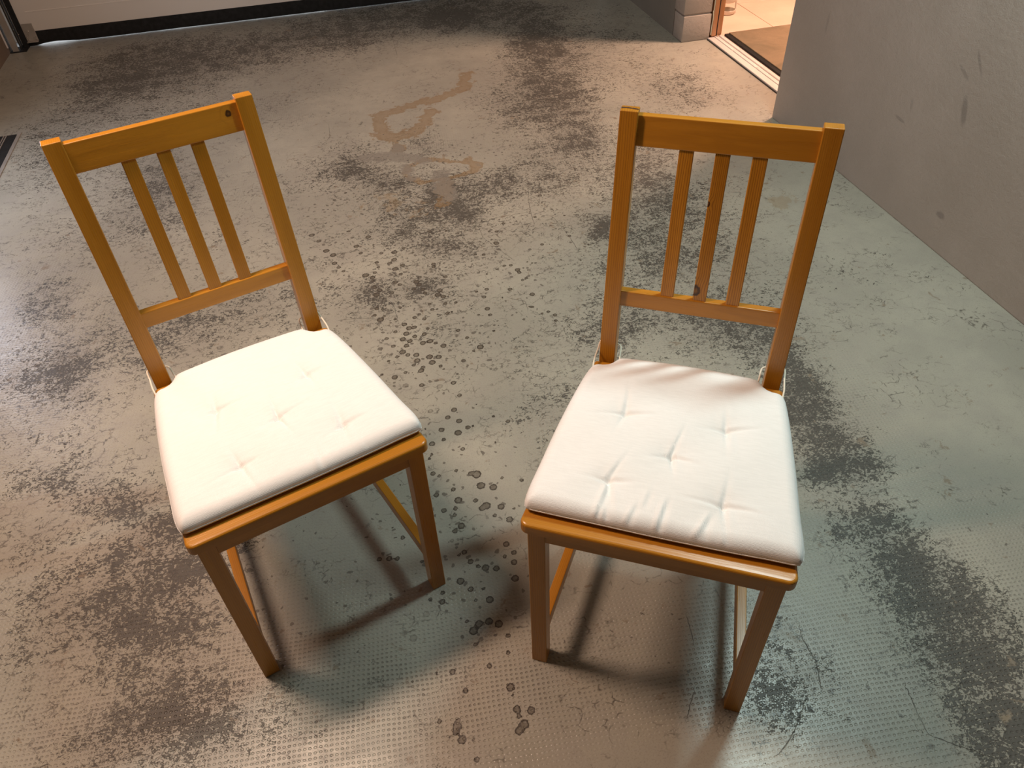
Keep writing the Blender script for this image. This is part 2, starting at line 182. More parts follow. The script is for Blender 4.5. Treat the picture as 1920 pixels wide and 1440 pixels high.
DRIPS=[[-0.153,2.413,0.0107,1.0],[-0.132,2.367,0.0094,1.0],[-0.112,2.297,0.0116,1.0],[-0.091,2.264,0.0115,1.0],[-0.025,2.399,0.0072,1.0],[0.036,2.341,0.0106,1.0],[-0.01,2.294,0.0104,1.0],[0.0,2.247,0.008,1.0],[0.067,2.226,0.008,1.0],[-0.091,2.213,0.0102,1.0],[-0.08,2.184,0.0079,1.0],[-0.066,2.158,0.0072,1.0],[0.001,2.112,0.0121,1.0],[0.021,2.092,0.0099,1.0],[0.032,2.118,0.0077,1.0],[0.045,2.175,0.0079,1.0],[0.047,2.146,0.0067,1.0],[0.11,2.218,0.0114,1.0],[0.144,2.233,0.0069,1.0],[0.169,2.197,0.0057,1.0],[0.103,2.174,0.0101,1.0],[0.086,2.157,0.009,1.0],[0.099,2.119,0.0111,1.0],[0.125,2.133,0.0089,1.0],[0.112,2.084,0.0077,1.0],[0.246,2.311,0.0082,1.0],[0.281,2.302,0.0059,1.0],[0.302,2.295,0.0059,1.0],[0.444,2.246,0.0058,1.0],[0.469,2.238,0.0076,1.0],[0.504,2.281,0.0076,1.0],[0.44,2.192,0.0052,1.0],[0.451,2.165,0.0102,1.0],[0.596,2.112,0.0073,1.0],[0.699,2.134,0.0074,1.0],[0.621,2.288,0.0065,1.0],[0.723,2.266,0.0053,1.0],[0.744,2.062,0.005,1.0],[0.368,2.122,0.0062,1.0],[0.394,2.112,0.0073,1.0],[0.224,2.107,0.0089,1.0],[0.221,2.091,0.0077,1.0],[0.168,2.048,0.0076,1.0],[0.248,2.025,0.0081,1.0],[0.216,2.026,0.006,1.0],[0.154,2.026,0.0108,1.0],[0.16,2.008,0.0086,1.0],[0.088,2.045,0.0098,1.0],[0.1,2.027,0.0076,1.0],[0.02,2.073,0.0066,1.0],[0.019,2.037,0.0108,1.0],[0.034,2.017,0.0097,1.0],[0.022,1.995,0.0117,1.0],[0.069,1.99,0.0085,1.0],[0.167,1.98,0.0085,1.0],[0.17,1.959,0.0074,1.0],[0.217,1.959,0.0106,1.0],[0.207,1.937,0.0106,1.0],[0.222,1.922,0.0095,1.0],[0.139,1.989,0.0075,1.0],[0.36,1.92,0.0079,1.0],[0.326,1.918,0.0063,1.0],[0.343,1.883,0.0078,1.0],[0.397,1.863,0.0047,1.0],[0.379,2.0,0.0049,1.0],[0.418,2.016,0.006,1.0],[0.444,2.028,0.0066,1.0],[0.465,2.025,0.0071,1.0],[0.479,1.993,0.0098,1.0],[0.481,1.977,0.0076,1.0],[0.48,1.934,0.0064,1.0],[0.494,1.94,0.0064,1.0],[0.43,1.898,0.0084,1.0],[0.489,1.852,0.0094,1.0],[0.472,1.79,0.0061,1.0],[0.535,2.016,0.0049,1.0],[0.521,2.027,0.0044,1.0],[0.69,1.984,0.0049,1.0],[0.339,1.822,0.0092,1.0],[0.34,1.79,0.0071,1.0],[0.307,1.801,0.0051,1.0],[0.432,1.739,0.0055,1.0],[0.491,1.75,0.0056,1.0],[0.512,1.753,0.0066,1.0],[0.526,1.732,0.0075,1.0],[0.521,1.705,0.0065,1.0],[0.177,1.868,0.0072,1.0],[0.191,1.865,0.0052,1.0],[0.217,1.836,0.0072,1.0],[0.232,1.839,0.0051,1.0],[0.084,1.906,0.0062,1.0],[0.014,1.923,0.0084,1.0],[0.031,1.915,0.0063,1.0],[0.004,1.892,0.0072,1.0],[0.018,1.865,0.0113,1.0],[0.031,1.879,0.0062,1.0],[0.061,1.854,0.0061,1.0],[0.119,1.845,0.0077,1.0],[0.146,1.83,0.0076,1.0],[0.135,1.857,0.0062,1.0],[0.221,1.886,0.0073,1.0],[0.253,1.881,0.0062,1.0],[0.174,1.898,0.0063,1.0],[0.148,1.781,0.0065,1.0],[0.134,1.758,0.008,1.0],[0.233,1.746,0.0075,1.0],[0.253,1.742,0.0035,1.0],[0.333,1.713,0.0055,1.0],[0.251,1.705,0.0069,1.0],[0.178,1.689,0.0098,1.0],[0.279,1.653,0.0107,1.0],[0.257,1.642,0.0058,1.0],[0.309,1.631,0.0034,1.0],[0.22,1.609,0.0072,1.0],[0.191,1.591,0.0043,1.0],[0.22,1.571,0.0024,1.0],[0.193,1.559,0.0047,1.0],[0.2,1.636,0.0034,1.0],[0.084,1.821,0.0091,1.0],[0.095,1.799,0.0101,1.0],[0.111,1.799,0.0081,1.0],[0.053,1.794,0.007,1.0],[0.083,1.776,0.01,1.0],[0.024,1.77,0.0075,1.0],[0.069,1.753,0.0099,1.0],[0.088,1.739,0.0089,1.0],[0.105,1.756,0.008,1.0],[0.123,1.719,0.0098,1.0],[0.145,1.721,0.0099,1.0],[0.159,1.708,0.0069,1.0],[0.038,1.73,0.0074,1.0],[0.075,1.721,0.0088,1.0],[0.06,1.696,0.0107,1.0],[0.042,1.68,0.0068,1.0],[0.073,1.679,0.0078,1.0],[0.096,1.672,0.0097,1.0],[0.095,1.647,0.0096,1.0],[0.131,1.653,0.0106,1.0],[0.156,1.645,0.0096,1.0],[0.134,1.627,0.0105,1.0],[0.106,1.615,0.0067,1.0],[0.082,1.631,0.0067,1.0],[0.098,1.602,0.0095,1.0],[0.154,1.605,0.0066,1.0],[0.16,1.591,0.0047,1.0],[0.016,1.669,0.0058,1.0],[0.055,1.607,0.0066,1.0],[0.023,1.596,0.0094,1.0],[-0.01,1.617,0.0057,1.0],[0.09,1.543,0.0083,1.0],[0.175,1.527,0.0083,1.0],[0.181,1.474,0.0073,1.0],[0.136,1.524,0.0092,0.35],[0.047,1.554,0.0093,0.35],[0.095,1.437,0.008,0.4],[0.156,1.424,0.0089,1.0],[0.135,1.401,0.008,1.0],[0.161,1.38,0.0088,1.0],[0.218,1.426,0.004,1.0],[0.25,1.371,0.0053,1.0],[0.282,1.343,0.007,1.0],[0.111,1.362,0.0087,1.0],[0.15,1.34,0.0104,1.0],[0.178,1.351,0.0078,1.0],[0.194,1.353,0.0044,1.0],[0.071,1.377,0.0044,1.0],[0.11,1.327,0.0064,1.0],[0.079,1.321,0.0086,1.0],[0.15,1.282,0.0068,1.0],[0.072,1.286,0.0051,1.0],[0.064,1.274,0.005,1.0],[0.064,1.224,0.0074,1.0],[0.077,1.212,0.0053,1.0],[0.12,1.217,0.0058,1.0],[0.135,1.211,0.0037,1.0],[0.153,1.198,0.0082,1.0],[0.165,1.189,0.0102,1.0],[0.222,1.164,0.0049,1.0],[0.233,1.281,0.0043,1.0],[0.367,1.308,0.0026,1.0],[0.335,1.496,0.0055,0.4],[0.343,1.572,0.0057,0.4],[0.269,1.574,0.0085,0.3],[0.36,1.251,0.0042,1.0],[-0.084,1.85,0.0071,0.3],[-0.073,1.819,0.007,0.3],[0.3,1.548,0.0066,0.3],[0.316,1.74,0.007,0.3],[-0.036,1.988,0.0074,0.4],[0.077,1.213,0.0053,1.0],[0.223,1.165,0.0043,1.0],[0.265,1.144,0.0062,1.0],[0.06,1.157,0.0076,1.0],[0.102,1.162,0.0067,1.0],[0.107,1.127,0.0103,1.0],[0.069,1.107,0.0074,1.0],[0.096,1.105,0.0065,1.0],[0.09,1.087,0.006,1.0],[0.146,1.115,0.007,1.0],[0.167,1.093,0.0112,1.0],[0.156,1.089,0.0093,1.0],[0.199,1.081,0.0093,1.0],[0.226,1.067,0.0046,1.0],[0.179,1.06,0.006,1.0],[0.209,1.04,0.0091,1.0],[0.099,1.053,0.0091,1.0],[0.082,1.043,0.0072,1.0],[0.185,0.977,0.008,1.0],[0.077,0.977,0.0044,1.0],[0.091,0.982,0.0071,1.0],[0.099,0.954,0.0074,1.0],[0.196,0.951,0.007,1.0],[0.174,0.946,0.0057,1.0],[0.19,0.927,0.0078,1.0],[0.112,0.938,0.0056,1.0],[0.127,0.93,0.0091,1.0],[0.149,0.922,0.0082,1.0],[0.182,0.887,0.009,1.0],[0.068,0.912,0.0094,1.0],[0.085,0.887,0.0072,1.0],[0.111,0.881,0.0051,1.0],[0.118,0.852,0.0092,1.0],[0.089,0.859,0.005,1.0],[0.026,0.895,0.0059,1.0],[0.021,0.874,0.0075,1.0],[-0.002,0.886,0.0055,1.0],[0.062,0.816,0.0053,1.0],[0.084,0.804,0.009,1.0],[0.07,0.792,0.0101,1.0],[0.105,0.804,0.009,1.0],[0.123,0.793,0.0094,1.0],[0.135,0.763,0.006,1.0],[0.068,0.762,0.0056,1.0],[0.126,0.728,0.0055,1.0],[0.084,0.711,0.0063,1.0],[0.012,0.718,0.007,1.0],[-0.018,0.723,0.0043,1.0],[-0.067,0.719,0.0035,1.0],[0.029,0.675,0.0065,1.0],[0.113,0.658,0.0092,1.0],[0.112,0.641,0.0038,1.0],[0.139,0.605,0.0086,1.0],[0.114,0.615,0.0082,1.0],[0.115,0.602,0.0059,1.0],[0.12,0.584,0.0099,1.0],[0.108,0.575,0.0088,1.0],[-0.03,0.631,0.0056,1.0],[0.004,0.624,0.0052,1.0],[-0.0,0.613,0.0096,1.0],[-0.004,0.604,0.0074,1.0],[0.004,0.587,0.0091,1.0],[0.024,0.582,0.0033,1.0],[0.022,0.546,0.0061,1.0],[-0.051,1.063,0.0041,1.0],[-0.035,1.058,0.0063,1.0],[-0.052,1.091,0.0037,1.0],[-0.064,1.114,0.0032,1.0],[-0.093,1.015,0.0066,1.0],[-0.072,1.011,0.0075,1.0],[-0.055,1.006,0.0066,1.0],[-0.003,0.983,0.0053,1.0],[-0.013,0.992,0.0026,1.0],[-0.017,1.21,0.0039,1.0],[-0.112,0.897,0.0021,1.0],[-0.163,0.81,0.0032,1.0],[0.168,1.155,0.0114,1.0],[0.195,1.142,0.0104,1.0],[0.166,1.193,0.0116,1.0],[0.07,1.019,0.0054,0.4],[0.084,1.018,0.0045,0.4],[-0.016,0.855,0.0083,0.25],[-0.05,0.809,0.0089,0.3],[0.081,0.77,0.0056,0.5],[0.504,2.282,0.0071,1.0],[0.45,2.169,0.0096,1.0],[-0.074,2.725,0.0047,1.0],[0.581,2.439,0.0066,1.0],[0.679,2.427,0.0081,1.0],[-0.011,2.676,0.0069,1.0],[-0.056,2.635,0.0068,1.0],[0.466,1.793,0.0055,1.0],[0.009,2.746,0.007,0.5],[-0.134,2.574,0.006,0.5],[0.107,3.259,0.0079,0.5],[0.122,3.057,0.0076,0.5],[0.028,3.085,0.0076,0.5],[0.655,2.946,0.0067,0.6],[0.754,2.923,0.0075,0.6],[0.784,2.831,0.0073,0.6],[0.675,2.854,0.0065,0.6],[0.744,2.799,0.0065,0.6],[0.623,3.012,0.0068,0.5],[0.585,2.97,0.0067,0.5],[0.851,3.094,0.0078,0.6],[0.954,2.943,0.0075,0.6]]

# ------------------------------------------------------------------ floor material
def floor_material():
    t = NT('worn_concrete_floor'); p = t.pos()
    warp = t.vm('SUBTRACT', t.noise(p, 9, 2, col=True), (0.5, 0.5, 0.5))
    pw = t.vm('ADD', p, t.vm('SCALE', warp, sc=0.012))
    A = t.sep(t.attr('fa')); B = t.sep(t.attr('fb')); Cc = t.sep(t.attr('fc')); D = t.sep(t.attr('fd'))
    wear, dots, speck = A[0], A[1], A[2]
    drip, dstr, tan = B[0], B[1], B[2]
    ochre, grey, crk = Cc[0], Cc[1], Cc[2]
    cmask = D[0]
    # imprint of reinforcing mesh, a little under 1 cm pitch
    g = t.n('ShaderNodeMapping'); g.inputs['Rotation'].default_value = (0, 0, 0.10); g.inputs['Scale'].default_value = (105, 105, 105)
    t.put(g.inputs['Vector'], pw); gs = t.sep(g.outputs[0])
    fx = t.sub(t.math('FRACT', gs[0]), 0.5); fy = t.sub(t.math('FRACT', gs[1]), 0.5)
    dd = t.math('SQRT', t.add(t.mul(fx, fx), t.mul(fy, t.mul(fy, 1.7))))
    dot = t.step(dd, 0.18, 0.36, 1.0, 0.0)
    nb = t.noise(p, 2.2, 3); nm = t.noise(p, 14, 4, 0.62); nf = t.noise(p, 70, 4, 0.65); nff = t.noise(p, 320, 2, 0.6)
    base = t.mix(t.step(nb, 0.35, 0.65), (0.325, 0.309, 0.258), (0.405, 0.384, 0.318))
    base = t.mix(t.mul(t.step(nm, 0.35, 0.75), 0.45), base, (0.30, 0.275, 0.24))
    base = t.mix(t.mul(t.step(nff, 0.50, 0.70), 0.38), base, (0.22, 0.20, 0.175))
    # fine crackle and scratches
    pw2 = t.vm('ADD', p, t.vm('SCALE', t.vm('SUBTRACT', t.noise(p, 30, 3, col=True), (0.5, 0.5, 0.5)), sc=0.03))
    ck = t.vor(pw2, 26, 'DISTANCE_TO_EDGE')
    ckm = t.mul(t.step(ck, 0.0, 0.05, 1.0, 0.0), t.step(t.add(t.mul(wear, 0.35), t.noise(p, 5.5, 4, 0.6)), 0.46, 0.64))
    ck2 = t.vor(pw2, 75, 'DISTANCE_TO_EDGE')
    ckm2 = t.mul(t.step(ck2, 0.0, 0.10, 1.0, 0.0), t.step(t.add(t.mul(wear, 0.5), t.mul(t.noise(p, 11, 4, 0.6), 0.9)), 0.50, 0.68))
    frag = t.step(t.noise(t.vm('MULTIPLY', p, (0.8, 1.2, 1)), 48, 3, 0.6), 0.46, 0.58)
    base = t.mix(t.mul(t.mul(t.math('MAXIMUM', ckm, ckm2), t.add(frag, 0.06)), 0.80), base, (0.085, 0.075, 0.062))
    # dark worn patches broken up by noise and by the imprint
    nv = t.noise(t.vm('MULTIPLY', pw2, (1, 1.5, 1)), 150, 2, 0.7)
    nmix = t.add(t.add(t.mul(t.step(nm, 0.34, 0.66), 0.30), t.mul(t.step(nf, 0.34, 0.66), 0.34)), t.mul(t.step(nv, 0.36, 0.64), 0.36))
    nl = t.noise(p, 3.3, 4, 0.6)
    wv = t.sub(t.add(t.mul(wear, 0.74), t.add(-0.05, t.mul(t.step(nl, 0.40, 0.68), 0.19))), nmix)
    wv = t.sub(wv, t.mul(t.mul(dot, dots), 0.26))
    wm = t.step(wv, 0.0, 0.07)
    wsoft = t.step(t.add(t.mul(wear, 0.9), t.mul(nm, 0.40)), 0.45, 1.25)
    base = t.mix(t.mul(wsoft, 0.30), base, (0.16, 0.145, 0.12))
    base = t.mix(t.mul(wm, 0.86), base, (0.052, 0.045, 0.038))
    # dark pin dots of the imprint on clean concrete
    dn = t.step(t.add(t.mul(t.step(t.noise(p, 13, 4, 0.6), 0.3, 0.7), 0.75), t.mul(dots, 0.35)), 0.52, 0.95)
    pin = t.mul(t.mul(dot, dn), t.mul(dots, t.sub(1.0, wm)))
    base = t.mix(t.mul(pin, 0.50), base, (0.10, 0.085, 0.07))
    # tan / ochre / grey stains
    on = t.mul(t.sub(t.noise(p, 17, 4, 0.68, 0.4), 0.5), 2.6)
    om = t.step(t.add(ochre, on), 0.35, 0.60); oe = t.mul(om, t.step(t.add(ochre, on), 0.5, 0.9, 1.0, 0.35))
    base = t.mix(t.mul(om, 0.50), base, (0.27, 0.175, 0.08)); base = t.mix(t.mul(oe, 0.42), base, (0.20, 0.115, 0.04))
    gm = t.step(t.add(grey, on), 0.35, 0.55); base = t.mix(t.mul(gm, 0.75), base, (0.225, 0.205, 0.175))
    base = t.mix(t.mul(t.step(t.add(tan, on), 0.4, 0.7), 0.42), base, (0.27, 0.19, 0.10))
    # drips
    dv = t.add(drip, t.mul(t.sub(t.noise(p, 170, 3, 0.6), 0.5), 0.55))
    fill = t.mul(t.step(dv, 0.0, 0.12), t.mul(dstr, t.step(nf, 0.3, 0.7, 0.55, 0.90)))
    ring = t.mul(t.mul(t.step(dv, 0.0, 0.10), t.step(dv, 0.22, 0.45, 1.0, 0.0)), t.mul(dstr, 0.88))
    base = t.mix(fill, base, (0.100, 0.082, 0.060)); base = t.mix(ring, base, (0.048, 0.037, 0.028))
    # small random specks
    vd = t.vor(pw2, 62, 'F1', 0); vc = t.sep(t.vor(pw2, 62, 'F1', 1))
    sr = t.mul(t.step(t.add(vc[0], t.mul(speck, 0.42)), 0.86, 1.25), 0.36)
    sm = t.mul(t.step(t.sub(sr, vd), 0.0, 0.05), 0.8)
    base = t.mix(sm, base, (0.115, 0.10, 0.083))
    # cracks
    cl = t.mul(t.step(t.math('ABSOLUTE', t.add(crk, t.mul(t.sub(t.noise(p, 90, 1), 0.5), 0.006))), 0.0002, 0.0011, 1.0, 0.0), cmask)
    base = t.mix(t.mul(cl, t.step(nm, 0.4, 0.6, 0.10, 0.75)), base, (0.07, 0.06, 0.05))
    h = t.add(t.mul(nf, 0.25), t.mul(t.mul(dot, dots), -0.9))
    h = t.sub(h, t.mul(cl, 1.2)); h = t.sub(h, t.mul(wm, 0.45)); h = t.add(h, t.mul(nm, 0.5))
    t.bump(h, 0.0016, 0.9)
    ro = t.add(t.mul(wm, 0.22), t.step(nm, 0.3, 0.7, 0.30, 0.42))
    return t.set(Base_Color=base, Roughness=ro, Specular_IOR_Level=0.5)

def seg_dist(X, Y, pts):
    best = np.full(X.shape, 9.0); sg = np.ones(X.shape)
    for (ax, ay), (bx, by) in zip(pts[:-1], pts[1:]):
        dx, dy = bx - ax, by - ay; L2 = dx*dx + dy*dy + 1e-9
        tt = np.clip(((X-ax)*dx + (Y-ay)*dy) / L2, 0, 1)
        d = np.hypot(X - ax - tt*dx, Y - ay - tt*dy)
        s = np.sign(dx*(Y-ay) - dy*(X-ax)); m = d < best
        best = np.where(m, d, best); sg = np.where(m, s, sg)
    return best, sg
def gauss_max(X, Y, L):
    w_ = np.zeros(X.shape)
    for cx, cy, a, b, c, s in L:
        q = a*(X-cx)**2 + b*(X-cx)*(Y-cy) + c*(Y-cy)**2
        w_ = 1 - (1 - w_) * (1 - s * np.exp(-np.maximum(q, 0) * 0.62) * 0.96)
    return w_
def build_floor():
    def axis(a, b, fa, fb, cs, fs):
        return np.concatenate([np.arange(a, fa, cs), np.arange(fa, fb, fs), np.arange(fb, b + cs * 0.5, cs)])
    xs = axis(-1.70, 1.925, -0.75, 0.85, 0.02, 0.006); ys = axis(-2.5, 4.88, 0.42, 2.90, 0.02, 0.006)
    xs[-1] = 1.925; ys[-1] = 4.88
    X, Y = np.meshgrid(xs, ys); nx, ny = len(xs), len(ys)
    v = np.zeros((nx*ny, 3), np.float32); v[:, 0] = X.ravel(); v[:, 1] = Y.ravel()
    i = (np.arange(ny-1)[:, None]*nx + np.arange(nx-1)[None, :]).ravel()
    f = np.stack([i, i+1, i+1+nx, i+nx], 1).astype(np.int32)
    me = bpy.data.meshes.new('floor'); me.vertices.add(len(v)); me.vertices.foreach_set('co', v.ravel())
    me.loops.add(f.size); me.loops.foreach_set('vertex_index', f.ravel())
    me.polygons.add(len(f)); me.polygons.foreach_set('loop_start', np.arange(0, f.size, 4, dtype=np.int32)); me.update(calc_edges=True)
    drip = np.full(X.shape, -1.0); ds = np.zeros(X.shape)
    for cx, cy, r, s in DRIPS:
        R_ = max(r * 2.2, 0.02)
        ix = np.where(abs(xs-cx) < R_)[0]; iy = np.where(abs(ys-cy) < R_)[0]
        if len(ix) == 0 or len(iy) == 0: continue
        sl = np.s_[iy[0]:iy[-1]+1, ix[0]:ix[-1]+1]
        d = 1 - np.hypot(X[sl]-cx, Y[sl]-cy) / r
        d = np.maximum(d, -1)
        m = d > drip[sl]
        ds[sl] = np.where(m & (d > -0.99), np.maximum(s, 0), ds[sl]); drip[sl] = np.maximum(drip[sl], d)
    och = np.zeros(X.shape); gry = np.zeros(X.shape)
    for pts, w_ in OCHRE: d, _ = seg_dist(X, Y, pts); och = np.maximum(och, np.clip(1 - d/(w_*1.3), 0, 1))
    for pts, w_ in GREY: d, _ = seg_dist(X, Y, pts); gry = np.maximum(gry, np.clip(1 - d/(w_*1.3), 0, 1))
    cd = np.full(X.shape, 9.0); cs_ = np.ones(X.shape)
    for pts in CRACK:
        d, s = seg_dist(X, Y, pts); m = d < cd; cd = np.where(m, d, cd); cs_ = np.where(m, s, cs_)
    cm = np.clip(1.5 - cd/0.012, 0, 1)
    def att(name, a, b, c):
        at = me.attributes.new(name, 'FLOAT_VECTOR', 'POINT')
        at.data.foreach_set('vector', np.stack([a.ravel(), b.ravel(), c.ravel()], 1).astype(np.float32).ravel())
    att('fa', gauss_max(X, Y, WEAR), gauss_max(X, Y, DOTS), gauss_max(X, Y, SPECK))
    att('fb', drip, ds, gauss_max(X, Y, TANS)); att('fc', och, gry, np.clip(cd, 0, 0.03)*cs_)
    att('fd', cm, cm, cm)
    return tag(link('floor', me, None, floor_material()), kind='structure')
build_floor()

# ------------------------------------------------------------------ room shell
def concrete(name, c0, c1, grain=1.0, scuffs=(), axes=(1, 2)):
    t = NT(name); p = t.pos()
    a = t.noise(p, 1.6, 4, 0.6); b = t.noise(p, 260, 3, 0.7); c = t.noise(p, 9, 5, 0.6)
    col = t.mix(t.step(a, 0.3, 0.7), c0, c1)
    col = t.mix(t.mul(t.step(b, 0.5, 0.8), 0.25 * grain), col, tuple(x * 0.6 for x in c0))
    col = t.mix(t.mul(t.step(c, 0.58, 0.75), 0.15), col, tuple(x * 0.75 for x in c0))
    pit = t.vor(p, 11, 'F1', 0); pr = t.sep(t.vor(p, 11, 'F1', 1))
    pm = t.mul(t.step(pit, 0.02, 0.05, 1.0, 0.0), t.step(pr[0], 0.72, 0.8))
    col = t.mix(t.mul(pm, 0.6), col, (0.09, 0.075, 0.06))
    s = t.sep(p)
    for (y, z, ry, rz, ang, k) in scuffs:
        u = t.sub(s[axes[0]], y); v = t.sub(s[axes[1]], z); ca, sa = math.cos(ang), math.sin(ang)
        uu = t.mul(t.add(t.mul(u, ca), t.mul(v, sa)), 1/ry); vv = t.mul(t.sub(t.mul(v, ca), t.mul(u, sa)), 1/rz)
        d = t.math('SQRT', t.add(t.mul(uu, uu), t.mul(vv, vv)))
        col = t.mix(t.mul(t.step(t.add(d, t.mul(t.sub(c, 0.5), 1.6)), 0.5, 1.1, 1.0, 0.0), k), col, (0.10, 0.095, 0.09))
    t.bump(t.add(t.mul(b, 0.5), t.sub(t.mul(t.noise(p, 60, 4), 0.7), t.mul(pm, 1.5))), 0.0022 * grain, 0.8)
    return t.set(Base_Color=col, Roughness=0.85)
M_wallR = concrete('grey_render_right', (0.40, 0.36, 0.315), (0.48, 0.435, 0.39), 1.3,
    ((1.79, 0.565, 0.045, 0.006, 0.9, 0.30), (1.83, 0.52, 0.03, 0.006, 0.5, 0.25), (1.775, 0.42, 0.014, 0.055, -0.35, 0.38),
     (2.02, 0.30, 0.03, 0.006, 0.1, 0.3), (1.99, 0.36, 0.008, 0.03, -0.2, 0.15), (1.72, 0.115, 0.02, 0.012, 0, 0.4), (2.52, 0.45, 0.008, 0.04, 0, 0.18), (2.10, 0.48, 0.07, 0.012, 0.9, 0.0)))
M_wall = concrete('grey_render', (0.18, 0.16, 0.135), (0.22, 0.20, 0.17), 0.8)
M_block = concrete('concrete_block', (0.33, 0.29, 0.255), (0.41, 0.36, 0.315), 1.5)
M_brown = concrete('dark_brown_wall', (0.115, 0.08, 0.055), (0.16, 0.115, 0.08), 1.0)
M_ceil = plain('ceiling_concrete', (0.34, 0.32, 0.30), 0.9)
M_hall = plain('hall_wall_cream', (0.72, 0.60, 0.48), 0.85)

XR, XL, YD, HC = 1.785, -1.62, 4.85, 2.35
struct('wall_right', (XR, -2.5, 0), (XR + 0.20, 2.75, HC), M_wallR, 0.004)
struct('wall_left', (XL - 0.2, -2.5, 0), (XL, 2.75, HC), M_brown)
struct('wall_left', (XL - 0.2, 3.55, 0), (XL, YD + 0.25, HC), M_brown)
struct('wall_left', (XL - 0.2, 2.75, 1.5), (XL, 3.55, HC), M_brown)
struct('wall_near', (XL - 0.2, -2.7, 0), (4.4, -2.5, HC), M_wall)
struct('wall_far', (XL - 0.2, YD + 0.06, 2.10), (XR + 0.2, YD + 0.25, HC), M_wall)
struct('ceiling', (XL - 0.2, -2.7, HC), (4.4, 6.0, HC + 0.1), M_ceil)
wfr = struct('wall_far_right', (XR + 0.002, 3.80, 0), (XR + 0.158, YD + 0.25, HC), M_wall)
def blocks():
    z = 0.001; hs = [0.121, 0.235, 0.235, 0.235, 0.235, 0.235, 0.235, 0.235, 0.235, 0.2]
    me = {}
    for i, h in enumerate(hs):
        o = box('block', (0, 0, 0), (0.150, 0.112, h), M_block, wfr, 0.003, 2)
        o.location = (XR - 0.001 * (i % 2), 3.680 + 0.004 * (i % 2), z); z += h + 0.008
        if z > HC - 0.2: break
blocks()
box('mortar', (XR + 0.008, 3.69, 0), (XR + 0.146, 3.80, HC), M_block, wfr)

# hall beyond the doorway
struct('wall_hall', (2.0, 5.6, 0), (4.4, 5.8, HC), M_hall)
struct('wall_hall', (4.2, -2.5, 0), (4.4, 5.8, HC), M_hall)
struct('wall_hall', (XR + 0.158, 3.86, 0), (XR + 0.215, 5.8, HC), M_hall)
M_tile = NT('salmon_floor_tile'); _p = M_tile.pos(); _n = M_tile.noise(_p, 3.5, 5, 0.6); _n2 = M_tile.noise(_p, 45, 4)
_c = M_tile.mix(M_tile.step(_n, 0.35, 0.65), (0.62, 0.46, 0.36), (0.70, 0.53, 0.42))
_c = M_tile.mix(M_tile.mul(M_tile.step(_n2, 0.6, 0.75), 0.2), _c, (0.45, 0.31, 0.22))
M_tile = M_tile.set(Base_Color=_c, Roughness=0.35)
M_grout = plain('grout', (0.36, 0.25, 0.18), 0.9)
hall = tag(box('floor', (1.925, -2.5, -0.05), (4.4, 5.8, -0.003), M_grout), kind='structure')
bm = bmesh.new(); add_box(bm, (0.0015, 0.0015, 0), (0.5985, 0.5985, 0.008)); bevel_sharp(bm, 0.001, 1)
tile_me = to_mesh(bm, 'tile', 40); tile_me.materials.append(M_tile)
for i in range(-1, 4):
    for j in range(-2, 3):
        x0 = 2.315 + 0.6 * i; y0 = 4.12 + 0.6 * j
        if i == -1:
            o = box('tile', (2.012, y0 + .0015, -0.004), (2.3135, y0 + .5985, 0.004), M_tile, hall, 0.001, 1)
        elif x0 < 4.0:
            o = link('tile', tile_me, hall); o.location = (x0, y0, -0.004)

# outside ground seen through the gap under the garage door
struct('ground', (-6, YD + 0.03, -0.06), (6, 12, -0.012), plain('outdoor_paving', (0.75, 0.75, 0.75), 0.8))

# ------------------------------------------------------------------ garage door
M_panel = NT('white_door_panel'); _q = M_panel.pos(); _k = M_panel.noise(_q, 500, 2)
M_panel.bump(_k, 0.0004, 0.5); M_panel = M_panel.set(Base_Color=M_panel.mix(M_panel.noise(_q, 2, 3), (0.86, 0.79, 0.73), (0.90, 0.83, 0.77)), Roughness=0.45)
M_rub = plain('black_rubber', (0.006, 0.0055, 0.0055), 0.8)
M_zinc = plain('galvanised_steel', (0.42, 0.38, 0.34), 0.42, 0.45, 0.15, 25)
M_alu = plain('aluminium', (0.88, 0.82, 0.78), 0.35, 0.3, 0.06, 60)
M_darkm = plain('dark_steel', (0.05, 0.045, 0.04), 0.5, 0.6)
M_bolt = plain('bolt_steel', (0.85, 0.82, 0.78), 0.25, 1.0)
door = tag(empty('door_1', (0.0, YD, 0)), kind='structure')
DX0, DX1 = -1.535, 1.74
z = 0.078
for k, h in enumerate((0.50, 0.50, 0.50, 0.50)):
    bm = bmesh.new(); add_box(bm, (DX0, 0.0, z), (DX1, 0.042, z + h - 0.002))
    bevel_sharp(bm, 0.004, 2)
    pn = link('panel', to_mesh(bm, 'panel', 40), door, M_panel)
    for zz in (0.095, 0.345):
        bm = bmesh.new(); add_box(bm, (DX0 + 0.055, -0.0018, z + zz), (DX1 - 0.055, 0.003, z + zz + 0.006)); bevel_sharp(bm, 0.0018, 2)
        link('rib', to_mesh(bm, 'rib', 40), pn, M_panel)
    z += h
